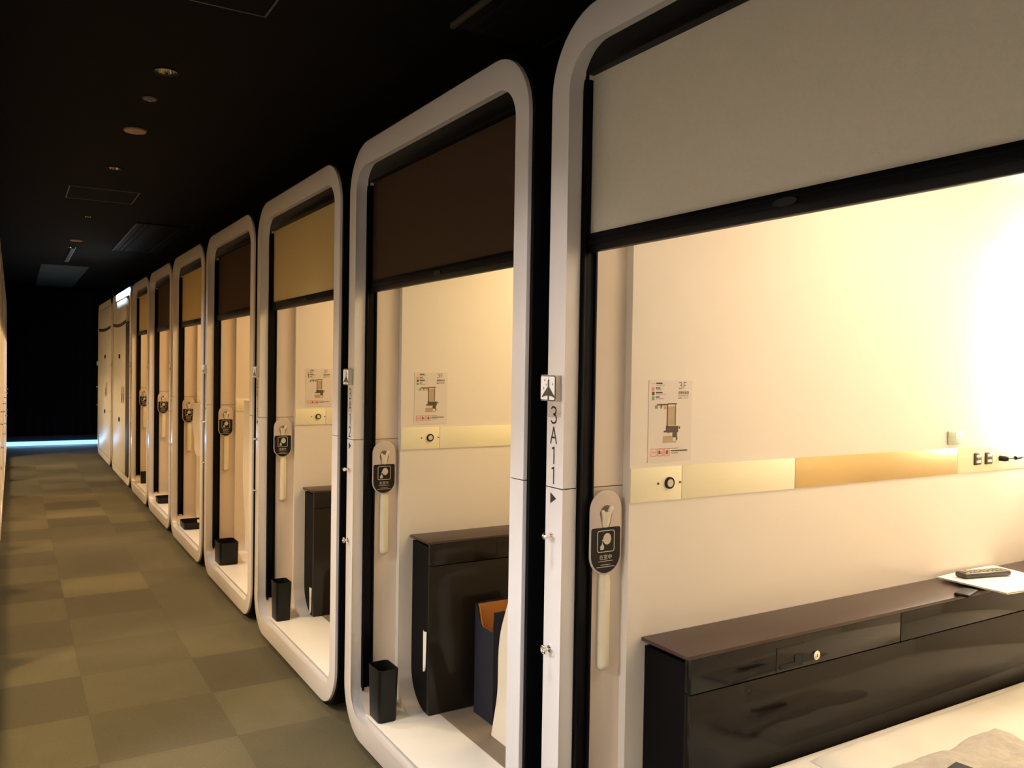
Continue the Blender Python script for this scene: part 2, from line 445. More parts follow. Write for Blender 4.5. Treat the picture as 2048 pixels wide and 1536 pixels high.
# closed, wider cabins at the far end
def closed_extras(root, W, gap, z_b):
    y0, y1 = -W+.063+gap, -.077
    bm = B(); box(bm, .010, .045, y0, y1, .12, 2.262, .004); dp = obj('door_panel', bm, MDOOR, root)
    if gap:
        bm = B(); box(bm, .006, .06, -W+.064, y0-.001, .12, 1.965, .002); obj('dark_gap_shade', bm, MBROWN, root)  # sheet in place of the open gap, its shade given as brown colour
    bm = B(); n = 16; t, b = [], []
    lo = []
    for k in range(n+1):
        s = k/n; y = y1+(y0-y1)*s; z = z_b-.028*math.sin(PI*s)
        lo.append([(.0095, y, z-.022), (.0095, y, z+.022), (.0065, y, z+.020), (.0065, y, z-.020)])
    skin(bm, lo); obj('dark_sash', bm, MBROWN, dp)
    ym = y1-.55*(y1-y0)
    for z in (1.553, .75):
        bm = B(); tube(bm, [(.012, ym, z), (-.003, ym, z)], .028, 14); obj('knob', bm, MGAP, dp)
closedL = ['closed wide cream fronted cabin with dark gap at its near side', 'closed wide cream fronted cabin at the far end of the right row']
closed = []
for i, (y, W, gap) in enumerate(((12.49, 2.05, .46), (14.65, 2.03, 0))):
    c = build_cabin(W, 2.4, True); c.location = (D, y, 0); closed_extras(c, W, gap, 1.975)
    paint(c, 'upper_frame', MDOOR); paint(c, 'lower_frame', MDOOR)
    tag(c, closedL[i], 'sleeping cabin', 'closed wide cabins at the far right'); closed.append(c)
    obj('room_number', number_bm('3A1'+('23')[i]) if False else arrow_bm(), MINK, c, False)

# left-hand row, seen almost edge-on
LXF = -.080
NLAB = ['left row cabin behind the camera, outside the photo', 'left row cabin at the camera, outside the photo', 'left row cabin facing 3A11, outside the photo', 'left row cabin facing 3A12, outside the photo']
for i, y in enumerate((-1.06, .397, 1.855, 3.32)):
    c = copy_tree(proto); c.location = (LXF, y, 0); c.rotation_euler = (0, 0, PI)
    for ch in list(c.children):
        if ch.name.startswith('room_number') or ch.type == 'LIGHT': bpy.data.objects.remove(ch)
    tag(c, NLAB[i], 'sleeping cabin', 'cabins of the left row'); cabin_light(c, 50, (.86, .88, .96) if i < 3 else (1, .74, .42))
LLAB = ['left row cabin facing the third one, outside the photo', 'left row cabin nearest the camera, a sliver of white frame at the left photo edge',
        'left row cabin second from the camera, thin cream sliver with white sill', 'left row cabin third from the camera, thin pale sliver',
        'left row cabin third from the black curtain, very thin pale sliver', 'left row cabin second from the black curtain, very thin pale sliver', 'left row cabin farthest from the camera, beside the black curtain']
for i, y in enumerate((4.76, 6.21, 7.65, 9.05)):
    c = copy_tree(proto); c.location = (LXF, y, 0); c.rotation_euler = (0, 0, PI)
    for ch in list(c.children):
        if ch.name.startswith('room_number') or ch.type == 'LIGHT': bpy.data.objects.remove(ch)
    tag(c, LLAB[i], 'sleeping cabin', 'cabins of the left row'); paint(c, 'roll_screen', BLD[(i+1) % 2])
    cabin_light(c, 30, (1, .66, .32))
for i, y in enumerate((10.50, 11.95, 13.40)):
    c = copy_tree(proto); c.location = (LXF, y, 0); c.rotation_euler = (0, 0, PI)
    for ch in list(c.children):
        if ch.name.startswith('room_number') or ch.type == 'LIGHT': bpy.data.objects.remove(ch)
    tag(c, LLAB[-3+i], 'sleeping cabin', 'cabins of the left row'); paint(c, 'roll_screen', BLD[i % 2])
    cabin_light(c, 38, (1, .80, .54))

# ------------------------------------------------------------------ airplane signs
def make_sign():
    root = bpy.data.objects.new('cabin_sign', None); col.objects.link(root)
    # root at frame plane, local like the cabin
    y0, y1, z0, z1 = -.066, .002, 1.416, 1.481
    bm = B(); box(bm, -.016, 0, y0, y1, z0, z1, .0015); obj('sign_box', bm, MSIGNS, root)
    bm = B(); L = [(-.0162, a, b) for a, b in rrect(y0+.001, y1-.001, z0+.001, z1-.001, .006, 4)]
    prism(bm, L, (-.0012, 0, 0)); obj('sign_border', bm, MSIGNB, root)
    bm = B(); L = [(-.0175, a, b) for a, b in rrect(y0+.0035, y1-.0035, z0+.0035, z1-.0035, .004, 4)]
    prism(bm, L, (-.0006, 0, 0)); face = obj('sign_face', bm, MSIGNW, root)
    bm = B(); yc = (y0+y1)/2-.004; x = -.0184
    def P(a, b): return (x, yc-a, z0+b)
    poly(bm, [P(-.0035, .002), P(.0035, .002), P(.0035, .052), P(0, .056), P(-.0035, .052)])
    for s in (-1, 1):
        poly(bm, [(x-.0001, yc-s*.0035, z0+.036), (x-.0001, yc-s*.0285, z0+.012), (x-.0001, yc-s*.0285, z0+.0085), (x-.0001, yc-s*.016, z0+.0125), (x-.0001, yc-s*.0035, z0+.014)])
    poly(bm, [P(-.002, .0575), P(0, .061), P(.002, .0575)])
    for (a, b, q) in ((-.017, .052, .005), (.018, .043, .0045), (-.010, .041, .004), (-.021, .032, .0045)):
        poly(bm, [P(a, b+q), P(a+q*.25, b), P(a, b-q), P(a-q*.25, b)]); poly(bm, [P(a-q*.8, b), P(a, b+q*.25), P(a+q*.8, b), P(a, b-q*.25)])
    obj('airplane_print', bm, MSIGNB, face, False)
    return root
s0 = make_sign()
SL = ['small square sign with airplane and stars beside the 3A11 number', 'small square airplane sign beside the 3A12 number',
      'small airplane sign on the cabin just beyond the 3A12 one', 'small sign box on the cabin with the wide black box', 'small sign box on the cabin with the flat black tray',
      'tiny sign box on the sixth cabin of the right row', 'tiny sign box on the last open cabin of the right row', 'tiny sign box on the first closed cream cabin', 'tiny sign box on the farthest cream cabin']
signs = [s0]+[copy_tree(s0) for _ in range(8)]
for s, y, l in zip(signs, Ys+[12.49, 14.65], SL):
    s.location = (D, y, 0); tag(s, l, 'sign', 'airplane signs on the cabin frames')

# ------------------------------------------------------------------ hanging room tags
def font_mesh(txt, size, m, parent, mapf, name, wscale=1, wt=0):
    cu = bpy.data.curves.new(name, 'FONT'); cu.body = txt; cu.size = size; cu.align_x = 'CENTER'; cu.offset = wt
    o = bpy.data.objects.new(name, cu); col.objects.link(o)
    dg = bpy.context.evaluated_depsgraph_get(); dg.update()
    me = bpy.data.meshes.new_from_object(o.evaluated_get(dg)); bpy.data.objects.remove(o)
    for v in me.vertices: v.co = Vector(mapf(v.co.x*wscale, v.co.y))
    me.materials.clear(); me.materials.append(m); me.name = name
    ob = bpy.data.objects.new(name, me); col.objects.link(ob); ob.parent = parent
    return ob
def make_tag():
    """origin at tag centre line, top; local x along depth, y out of the pillar (-y = to the viewer)"""
    root = bpy.data.objects.new('door_tag', None); col.objects.link(root)
    zt, zb, hw = 1.189, .975, .050
    def outline(inset, n=20):
        r = hw-inset; p = []
        for k in range(n+1): a = PI*k/n; p.append((r*math.cos(a), zt-hw+r*math.sin(a)))
        for k in range(n+1): a = PI+PI*k/n; p.append((r*math.cos(a), zb+hw+r*math.sin(a)))
        return p
    N = len(outline(0))
    hole = []
    for k in range(N):
        a, b = outline(0)[k]; th = math.atan2(b-1.115, a)
        rx, rz = .021, .036
        sy = math.sin(th)
        hole.append((rx*math.cos(th)*(1+.12*sy), 1.115+rz*sy))
    bm = B()
    y1, y0 = -.015, -.018
    o0, i0 = [(a, y0, b) for a, b in outline(0)], [(a, y0, b) for a, b in hole]
    o1, i1 = [(a, y1, b) for a, b in outline(0)], [(a, y1, b) for a, b in hole]
    om = [(a, y0, b) for a, b in outline(.0015)]
    skin(bm, [i1, i0, om, [(a, y0+.0008, b) for a, b in outline(0)], o1, i1]); bmesh.ops.remove_doubles(bm, verts=bm.verts[:], dist=1e-6)
    obj('tag_plate', bm, MTAG, root)
    # black label, square top and round bottom
    L = [(-.046, y0-.0004, 1.090), (-.042, y0-.0004, 1.0945), (.042, y0-.0004, 1.0945), (.046, y0-.0004, 1.090)]
    L = L[::-1]
    n = 20
    arc = [(-.046*math.cos(PI*k/n), y0-.0004, zb+hw-.046*math.sin(PI*k/n)) for k in range(n+1)]
    bm = B(); poly(bm, [(a, b, c) for a, b, c in [L[3], *arc[0:], L[0], L[1], L[2]]]); lab = obj('tag_label', bm, MTAGB, root, False)
    y = y0-.0008
    bm = B()
    # icon: rounded square outline, head, hand
    q = rrect(-.0275, .0275, 1.032, 1.0875, .007, 5); q2 = rrect(-.0255, .0255, 1.034, 1.0855, .0055, 5)
    skin(bm, [[(a, y, b) for a, b in q], [(a, y, b) for a, b in q2]])
    poly(bm, [(.004+.0125*math.cos(2*PI*k/24), y, 1.0655+.0145*math.sin(2*PI*k/24)) for k in range(24)])
    poly(bm, [(-.004, y-.0001, 1.058), (-.013, y-.0001, 1.062), (-.006, y-.0001, 1.0685)])
    poly(bm, [(-.0105, y, 1.060), (-.0125, y, 1.052), (-.0170, y, 1.048), (-.0175, y, 1.039), (-.006, y, 1.039), (-.0055, y, 1.047), (-.0085, y, 1.052)])
    obj('tag_icon', bm, MTAGI, lab, False)
    font_mesh('在室中', .0135, MTAGI, lab, lambda a, b: (a, y-.0002, 1.0145+b), 'tag_text', 1.0)
    bm = B()
    for z, h, t in ((1.0085, .023, .0016), (.9995, .016, .0014), (.994, .029, .0018)):
        x = -h
        while x < h:
            wdt = .0022+.002*random.random(); poly(bm, [(x, y, z), (min(h, x+wdt), y, z), (min(h, x+wdt), y, z+t), (x, y, z+t)]); x += wdt+.0007
    obj('tag_small_print', bm, MTAGI, lab, False)
    return root
def make_peg():
    bm = B()
    loops = []
    for t, hw_ in ((0, .0115), (.10, .0135), (.35, .0145), (.7, .0150), (.93, .0165), (1, .016)):
        z = 1.091+.043*t; d = .014+.010*t
        loops.append([(-hw_, 0.001, z), (-hw_*.8, -d, z), (0, -d-.004, z), (hw_*.8, -d, z), (hw_, 0.001, z)])
    # notch at the top: two horns
    R = skin(bm, loops); bm.faces.new(R[0]); bm.faces.new(R[-1])
    tube(bm, [(.011, -.017, 1.133), (.014, -.020, 1.143), (.013, -.020, 1.149)], [.0065, .0068, .004], 12)
    tube(bm, [(-.010, -.017, 1.132), (-.012, -.019, 1.137)], [.0065, .004], 12)
    return bm
t0 = make_tag()
TL = ['black and beige room tag on the pillar inside 3A11', 'black and beige room tag on the pillar inside 3A12', 'room tag hanging in the cabin just beyond the 3A12 one',
      'room tag above the wide black box', 'room tag beside the short hanging cloth', 'small room tag in the sixth cabin of the right row', 'small room tag in the last open cabin of the right row',
      'tiny room tag on the nearer closed cream cabin', 'tiny room tag on the farthest closed cream cabin']
tags = [t0]+[copy_tree(t0) for _ in range(8)]
peg = make_peg()
pegmesh = None
for i, (t, y) in enumerate(zip(tags, Ys+[12.49, 14.65])):
    tag(t, TL[i], 'door tag', 'room tags hanging in the cabins')
    if i < 7:
        t.location = (1.2835, y-.073, .004)
        if pegmesh is None:
            p = obj('tag_hook', peg, MHOOK, cabins[0]); pegmesh = p.data
        else:
            p = bpy.data.objects.new('tag_hook', pegmesh); col.objects.link(p); p.parent = cabins[i]
        p.location = (1.2845-D, -.073, .004)
    else:
        t.rotation_euler = (0, 0, -PI/2); t.location = (D+.008, y-(1.30 if i == 7 else 1.36), 0)

# ------------------------------------------------------------------ evacuation posters
def make_poster():
    root = bpy.data.objects.new('evacuation_poster', None); col.objects.link(root)
    W_, H_ = .150, .214   # origin: top left on the wall, x right, z down
    bm = B(); box(bm, 0, W_, -.0012, 0, -H_, 0); obj('poster_sheet', bm, MPOST, root)
    y = -.0016
    def R(bm, x0, x1, z0, z1, mi=0, dy=0): poly(bm, [(x0, y-dy, -z0), (x1, y-dy, -z0), (x1, y-dy, -z1), (x0, y-dy, -z1)], mi)
    bm = B()   # heading 3F as strokes
    for j, s in enumerate(STROKE['3']): stroke(bm, [(.102+a*.012, -.022+b*.017) for a, b in s], .0016, lambda a, b: (a, y, b))
    for j, s in enumerate(STROKE['F']): stroke(bm, [(.118+a*.011, -.022+b*.017) for a, b in s], .0016, lambda a, b: (a, y-.0001*j, b))
    obj('heading', bm, MINK, root, False)
    font_mesh('避難経路図', .0088, MINK, root, lambda a, b: (.119+a*.86, y, -.036+b), 'title')
    def line(bm, x0, x1, z, t):
        x = x0
        while x < x1:
            d = .0015+.0025*random.random(); R(bm, x, min(x1, x+d), z, z+t); x += d+.0006
    for blk in (((.100, .136, .040, .0012), (.100, .113, .0455, .0022), (.117, .136, .0460, .0012)),
                ((.023, .045, .006, .0040), (.023, .054, .0125, .001), (.023, .038, .0185, .0030), (.023, .042, .0240, .001),
                 (.023, .046, .0300, .0040), (.023, .058, .0365, .001), (.023, .036, .0420, .0030), (.023, .051, .0480, .001)),
                ((.078, .105, .1785, .001), (.078, .136, .184, .0030), (.080, .104, .1905, .0018))):
        bm = B()
        for (x0, x1, z, t) in blk: line(bm, x0, x1, z, t)
        obj('text_block', bm, MINK, root, False)
    bm = B()   # floor plan
    R(bm, .066, .094, .068, .118, 0); R(bm, .050, .084, .146, .162, 0); R(bm, .050, .096, .160, .164, 0)
    R(bm, .066, .072, .118, .140, 0); obj('plan_light', bm, MINKL, root, False)
    bm = B()
    R(bm, .028, .066, .062, .0655, 0, .0002); R(bm, .064, .096, .060, .0635, 0, .0002); R(bm, .0625, .0655, .062, .124, 0, .0003); R(bm, .0905, .0925, .062, .118, 0, .0003)
    R(bm, .060, .102, .120, .137, 0, .0003); R(bm, .052, .066, .132, .1365, 0, .0002); R(bm, .083, .098, .137, .150, 0, .0004); R(bm, .096, .0995, .148, .158, 0, .0003); R(bm, .104, .109, .122, .128, 0, .0002)
    obj('plan_dark', bm, MINKB, root, False)
    bm = B()
    R(bm, .022, .030, .0655, .074, 0, .0003); R(bm, .039, .045, .0655, .074, 0, .0003); R(bm, .010, .0185, .042, .052)
    obj('green_marks', bm, MINKG, root, False)
    bm = B()
    R(bm, .051, .060, .068, .076, 0, .0002); obj('pink_mark', bm, MINKR, root, False); bm = B(); R(bm, .009, .018, .0185, .0275); R(bm, .010, .018, .0085, .0095)
    obj('pink_mark', bm, MINKR, root, False)
    for x in (.009, .032, .055):
        bm = B()
        R(bm, x, x+.020, .178, .180); R(bm, x, x+.020, .197, .199); R(bm, x, x+.002, .180, .197); R(bm, x+.018, x+.020, .180, .197)
        R(bm, x+.004, x+.016, .1865, .1895 if x < .02 else .193, 0, .0001)
        obj('pictogram', bm, MINKR, root, False)
    bm = B(); R(bm, .010, .0185, .030, .039); R(bm, .036, .0415, .184, .192, 0, .0003); R(bm, .0625, .067, .183, .194, 0, .0003); obj('dark_pictograms', bm, MINKB, root, False)
    return root
po = make_poster()
PL = ['evacuation route poster headed 3F on the wall of 3A11', 'evacuation route poster headed 3F on the wall of 3A12', 'evacuation route poster in the cabin just beyond the 3A12 one']
for i in range(3):
    p = po if i == 0 else copy_tree(po)
    p.location = (1.407, Ys[i]-.100, 1.471 if i < 2 else 1.471)
    tag(p, PL[i], 'poster', 'evacuation posters on the cabin walls')

# ------------------------------------------------------------------ desk consoles
def make_desk(full=True):
    """origin: cabin root; runs along the far wall"""
    root = bpy.data.objects.new('desk_console', None); col.objects.link(root)
    yb, yf = -.101, -.274; x0, x1 = 1.397-D, 2.36
    bm = B(); box(bm, x0, x1, yf, yb, .796, .806, .0015); obj('desk_top', bm, MDESKT, root)
    bm = B()    # side panel whose lower rear corner follows the rounded wall
    prof = [(yf+.004, .782), (yb-.001, .782)]
    for k in range(9):
        a = (PI/2)*k/8; prof.append((yb-.001-.150+.150*math.cos(a), .117+.150-.150*math.sin(a)))
    prof.append((yf+.004, .117))
    prism(bm, [(x0+.012, a, b) for a, b in prof], (.02, 0, 0)); obj('side_panel', bm, MDESKS, root)
    bm = B()
    prism(bm, [(x0+.033, a-.0, b) for a, b in [(yf+.024, .782), (yb-.002, .782)]+[(yb-.002-.150+.150*math.cos((PI/2)*k/8), .118+.150-.150*math.sin((PI/2)*k/8)) for k in range(9)]+[(yf+.024, .118)]], (x1-x0-.04, 0, 0))
    obj('carcass', bm, MDESKS, root)
    for a, b in ((x0+.012, 2.236-D), (2.240-D, 2.95-D), (2.954-D, x1)):
        bm = B(); box(bm, a, b, yf+.001, yf+.022, .7105, .7955, .001); dr = obj('drawer', bm, MDESKF, root)
        if a < .4:
            bm = B(); hx0, hx1, hz0, hz1 = 1.709-D, 1.815-D, .7125, .7775
            for q in ((hx0, hx0+.004, hz0, hz1), (hx0, hx1, hz1-.002, hz1)): box(bm, q[0], q[1], yf-.0004, yf+.002, q[2], q[3])
            box(bm, hx0+.015, hx1-.004, yf-.0006, yf+.002, hz0+.004, hz0+.016); box(bm, hx0+.070, hx1-.004, yf-.0006, yf+.002, hz0+.004, hz0+.034)
            obj('recessed_pull', bm, MGAP, dr)
            bm = B(); xc, zc = 1.864-D, .7335
            tube(bm, [(xc, yf+.002, zc), (xc, yf-.003, zc), (xc, yf-.004, zc)], [.0125, .0125, .010], 24); lk = obj('lock', bm, MCHR, dr)
            bm = B(); box(bm, xc-.001, xc+.001, yf-.0046, yf-.0035, zc-.004, zc+.004); obj('keyhole', bm, MGAP, lk)
    bm = B(); box(bm, x0+.012, x1, yf+.001, yf+.022, .118, .7075, .001); obj('front_panel', bm, MDESKF, root)
    return root
dk = make_desk()
DL = ['brown topped black desk console with drawer lock in 3A11', 'black desk console behind the navy paper bag in 3A12', 'black desk console in the cabin just beyond the 3A12 one',
      'black desk console in the cabin with the wide black box']
for i in range(3):
    d = dk if i == 0 else copy_tree(dk)
    d.location = (D, Ys[i], 0); tag(d, DL[i], 'desk', 'desk consoles along the cabin walls')

# ------------------------------------------------------------------ beds
def rumpled(x0, x1, y0, y1, zf, nx=40, ny=24, skirt=None):
    bm = B(); g = []
    for i in range(nx+1):
        row = []
        for j in range(ny+1):
            x = x0+(x1-x0)*i/nx; y = y0+(y1-y0)*j/ny; row.append(bm.verts.new((x, y, zf(x, y))))
        g.append(row)
    for i in range(nx):
        for j in range(ny): bm.faces.new((g[i][j], g[i+1][j], g[i+1][j+1], g[i][j+1]))
    return bm
from mathutils import noise
def nz(x, y, s, a, o=0): return a*noise.noise(Vector((x*s, y*s, o)))
def make_bed(x0, near=1):
    root = bpy.data.objects.new('bed', None); col.objects.link(root)
    y0, y1 = -CW+.094, -.278
    bm = B(); box(bm, x0+.03, 2.38, y0, y1-.004, .165, .30, .01); obj('bed_base', bm, MDESKS, root)
    bm = B(); box(bm, x0+.06, 2.36, y0+.02, y1-.02, .1165, .170, .004); obj('plinth', bm, MDESKS, root)
    bm = B(); box(bm, x0, 2.38, y0, y1-.002, .295, .487, .035, seg=4); obj('mattress', bm, MSHEET, root)
    return root
b0 = make_bed(.42)
b0.location = (D, Ys[0], 0); tag(b0, 'low bed with cream sheet beside the desk in 3A11', 'bed')
b1 = make_bed(.80); b1.location = (D, Ys[1], 0); tag(b1, 'low cream bed mostly hidden behind the frame of 3A12', 'bed')

# thin rumpled duvet on the near bed
def duvet():
    bm = B(); x0, x1, y0, y1 = .62, 2.2, -CW+.12, -.33
    def top(x, y):
        ex = min(1, (x-x0)/.06, (x1-x)/.06, (y-y0)/.06, (y1-y)/.05)
        ex = max(0, ex); return .488+.024*math.sqrt(max(0, 1-(1-ex)**2))+nz(x, y, 6, .010)*ex+nz(x, y, 15, .004)*ex
    bm = rumpled(x0, x1, y0, y1, top, 90, 50)
    return bm
o = obj('duvet', duvet(), MSHEET); o.location = (D, Ys[0], 0); tag(o, 'thin cream duvet spread over the bed in 3A11', 'duvet')
def towel():
    x0, x1, y0, y1 = 1.72, 2.32, .86, 1.25
    def top(x, y):
        u = (x-x0)/(x1-x0); v = (y-y0)/(y1-y0)
        e = max(0, min(1, u/.1, (1-u)/.1, v/.15, (1-v)/.15))
        return .508+.028*math.sqrt(max(0, 1-(1-e)**2))*(1+.3*math.sin(9*u+5*v))+nz(x, y, 18, .012, 3)*e+nz(x, y, 45, .004, 7)*e
    bm = rumpled(x0, x1, y0, y1, top, 90, 60)
    for v in bm.verts:
        v.co.x += nz(v.co.y, 0, 8, .03, 5); v.co.y += nz(v.co.x, 1, 7, .03, 9)
    return bm
o = obj('towel', towel(), MTOWEL); tag(o, 'rumpled greige towel lying on the bed at the bottom right corner', 'towel')
root = thing('phone', 'black corner of a phone on the towel on the bed', 'phone', (1.905, 1.100, .549), .15)
bm = B(); box(bm, -.07, .07, -.035, .035, 0, .009, .004, seg=3); obj('phone_body', bm, MBIN, root)
bm = B(); box(bm, -.064, .064, -.031, .031, .0088, .0094); obj('phone_screen', bm, MGAP, root)

# ------------------------------------------------------------------ things on the desk of 3A11
root = thing('booklet', 'open white booklet under the remote on the desk of 3A11', 'booklet', (0, 0, 0))
def sheet(zoff, sh):
    c = [Vector((2.660+sh, 1.625, 0)), Vector((3.02+sh, 1.640, 0)), Vector((2.98+sh, 1.375, 0)), Vector((2.63+sh, 1.385, 0))]
    bm = B(); n = 16; up_, dn = [], []
    g = []
    for i in range(n+1):
        row = []
        for j in range(n+1):
            u, v = i/n, j/n
            p = (c[0]*(1-u)+c[1]*u)*(1-v)+(c[3]*(1-u)+c[2]*u)*v
            z = .808+zoff+.012*(1-u)**2*(0.3+.7*v)+.006*math.sin(u*PI)*.6
            row.append(Vector((p.x, p.y, z)))
        g.append(row)
    for dz in (0, .0025):
        V = [[bm.verts.new(p+Vector((0, 0, dz))) for p in r_] for r_ in g]
        for i in range(n):
            for j in range(n): bm.faces.new((V[i][j], V[i+1][j], V[i+1][j+1], V[i][j+1]))
        if dz == 0: V0 = V
    for i in range(n):
        for a, b in (((i, 0), (i+1, 0)), ((i, n), (i+1, n)), ((0, i), (0, i+1)), ((n, i), (n, i+1))):
            bm.faces.new((V0[a[0]][a[1]], V0[b[0]][b[1]], V[b[0]][b[1]], V[a[0]][a[1]]))
    return bm
obj('front_cover', sheet(.0045, 0), MPAPER, root); obj('back_cover', sheet(0, .006), MPAPER, root)
root = thing('remote_control', 'dark remote control on the white booklet in 3A11', 'remote control', (2.800, 1.552, .8215), -.22)
bm = B(); box(bm, -.100, .100, -.023, .023, 0, .018, .006, seg=3); obj('remote_body', bm, MREM, root)
bm = B()
for i in range(9):
    for j in range(3): box(bm, -.085+.019*i, -.073+.019*i, -.014+.011*j, -.007+.011*j, .017, .0202, .001)
obj('buttons', bm, MBTN, root)
root = thing('small_black_box', 'small black box half under the booklet on the desk of 3A11', 'box', (2.575, 1.478, .807), .25)
bm = B(); box(bm, -.05, .045, -.022, .022, 0, .010, .004, seg=3); obj('box_body', bm, MBIN, root)
# sockets, card, plug with cable on the band
for k, x in enumerate((2.908, 2.977)):
    root = thing('power_socket', ['left one of the two dark sockets in the bright wall band', 'right one of the two dark sockets in the bright wall band'][k], 'socket', (x, Ys[0]-.104, 1.202), 0, 'sockets in the wall band')
    bm = B(); box(bm, -.021, .021, -.006, .001, -.021, .021, .002); obj('socket_plate', bm, MREM, root)
    for z in (-.010, .009):
        bm = B(); box(bm, -.013, .013, -.0075, -.005, z-.004, z+.005, .001); obj('socket_face', bm, MPOST, root)
root = thing('card_holder', 'pale green card holder on the wall above the band end in 3A11', 'card holder', (2.77, Ys[0]-.101, 1.281), 0)
bm = B(); box(bm, -.040, .040, -.006, .0, -.023, .023, .002); obj('holder_back', bm, mat('pale_green_plastic', (.42, .50, .36), .4, vary=(20, .03)), root)
bm = B(); box(bm, -.002, .038, -.0075, -.0055, -.006, .021, .001); obj('card', bm, MPAPER, root)
root = thing('charging_cable', 'thin black plug and cable on the bright wall band', 'cable', (0, 0, 0))
yw = Ys[0]-.104
bm = B(); tube(bm, [(3.055, yw+.001, 1.198), (3.055, yw-.02, 1.198), (3.060, yw-.028, 1.198)], [.010, .010, .007], 12); obj('plug', bm, MBIN, root)
bm = B(); tube(bm, [(3.058, yw-.024, 1.198), (3.09, yw-.03, 1.199), (3.13, yw-.03, 1.202), (3.19, yw-.028, 1.199), (3.26, yw-.03, 1.193), (3.34, yw-.03, 1.17), (3.40, yw-.028, 1.10), (3.42, yw-.03, .95), (3.40, yw-.03, .809)], .0022, 8); obj('cord', bm, MBIN, root)
bm = B(); tube(bm, [(3.10, yw-.03, 1.200), (3.135, yw-.03, 1.202)], .007, 10); obj('connector', bm, MBIN, root)
# bedside lamp at the back of 3A11 (just outside the picture)
root = thing('wall_lamp', 'bright tall wall lamp at the back of cabin 3A11, glare at the right photo edge', 'lamp', (3.39, Ys[0]-.100, 1.60), 0)
bm = B(); box(bm, -.03, .03, -.022, .0, -.40, .44, .004, seg=2); obj('lamp_base', bm, MCHR, root)
bm = B(); tube(bm, [(0, -.085, -.36), (0, -.085, .40)], .035, 24); obj('lamp_shade', bm, MGLOW, root)
for z in (-.375, .40):
    bm = B(); tube(bm, [(0, -.085, z), (0, -.085, z+.015)], .037, 24); box(bm, -.008, .008, -.06, -.01, z+.002, z+.012); obj('lamp_cap', bm, MCHR, root)
# ------------------------------------------------------------------ bins, trays, shoehorns
def make_bin(name, x0, x1, y0, y1, h, label, cat='bin', t=.004, taper=.9):
    bm = B(); cx, cy = (x0+x1)/2, (y0+y1)/2; hx, hy = (x1-x0)/2, (y1-y0)/2
    def L(k, z, ins=0): return [((a-ins*(1 if a > 0 else -1)), (b-ins*(1 if b > 0 else -1)), z) for a, b in rrect(-hx*k, hx*k, -hy*k, hy*k, min(hx, hy)*.35, 5)]
    R = skin(bm, [L(taper*.97, 0), L(taper, .004), L(.99, h-.006), L(1.0, h-.004), L(1.0, h), L(1.0, h, t), L(taper, .008, t)])
    bm.faces.new(R[0]); bm.faces.new(R[-1])
    o = obj(name, bm, MBIN); o.location = (cx, cy, .1152)
    return tag(o, label, cat)
def bl(i): return Ys[i]
make_bin('waste_bin', 1.206, 1.290, bl(1)-.255, bl(1)-.135, .205, 'small black waste bin on the white sill of 3A12')
make_bin('waste_bin', 1.208, 1.292, bl(2)-.270, bl(2)-.150, .205, 'small black waste bin in the cabin just beyond the 3A12 one')
make_bin('storage_box', 1.206, 1.335, bl(3)-.30, bl(3)-.115, .150, 'wide black box at the sill, left of the pale hanging towel', 'box', taper=.96)
make_bin('tray', 1.206, 1.40, bl(4)-.37, bl(4)-.14, .055, 'flat black tray on the sill of the fifth cabin', 'tray', taper=.96)
make_bin('tray', 1.206, 1.40, bl(5)-.34, bl(5)-.14, .055, 'flat black tray on the sill of the sixth cabin', 'tray', taper=.96)
make_bin('waste_bin', 1.24, 1.315, bl(6)-.22, bl(6)-.14, .13, 'tiny black bin in the last open cabin of the right row')
def shoehorn(label, X, y, z0, z1):
    bm = B(); loops = []; n = 10
    for k in range(13):
        t = k/12; z = z0+(z1-z0)*t
        hw_ = .0085+.006*t if t > .1 else .0085*math.sqrt(max(.05, t/.1))
        loops.append([(X-.004-.006*math.cos((a/n-.5)*PI), y+hw_*2*(a/n-.5), z) for a in range(n+1)]+[(X-.002-.005*math.cos((a/n-.5)*PI), y+hw_*1.9*(a/n-.5), z) for a in range(n, -1, -1)])
    R = skin(bm, loops); bm.faces.new(R[0]); bm.faces.new(R[-1])
    o = obj('shoehorn', bm, MPAPER); return tag(o, label, 'shoehorn', 'white shoehorns on the desk sides')
shoehorn('white shoehorn on the black desk side in 3A12', D+.251, 2.968, .285, .445)
shoehorn('white shoehorn on the black desk side, cabin just beyond the 3A12 one', D+.251, 4.437, .13, .27)

# ------------------------------------------------------------------ navy bag and blanket in 3A12
root = thing('paper_bag', 'open navy paper bag with orange inside, on the floor of 3A12', 'bag', (0, 0, 0))
x0, x1, y0, y1, zt = 1.585, 1.74, 2.735, 2.885, .555
bm = B()
n = 14
def wall(p0, p1, zf, t=0):
    for k in range(n):
        a, b = k/n, (k+1)/n
        q0 = [p0[i]+(p1[i]-p0[i])*a for i in (0, 1)]; q1 = [p0[i]+(p1[i]-p0[i])*b for i in (0, 1)]
        for m_ in range(6):
            z0a, z1a = .117+(zf(a)-.117)*m_/6, .117+(zf(a)-.117)*(m_+1)/6; z0b, z1b = .117+(zf(b)-.117)*m_/6, .117+(zf(b)-.117)*(m_+1)/6
            def off(x, y, z): d = nz(x+y, z, 7, .006, 2); return (x+d, y+d, z)
            poly(bm, [off(*q0, z0a), off(*q1, z0b), off(*q1, z1b), off(*q0, z1a)])
def notch(a): # the side towards the aisle sags in the middle
    return zt-.004-(.075 if .30 < a < .95 else .075*max(0, min(1, (a-.12)/.18)) if a <= .30 else .02)
wall((x0, y1), (x0, y0), notch)
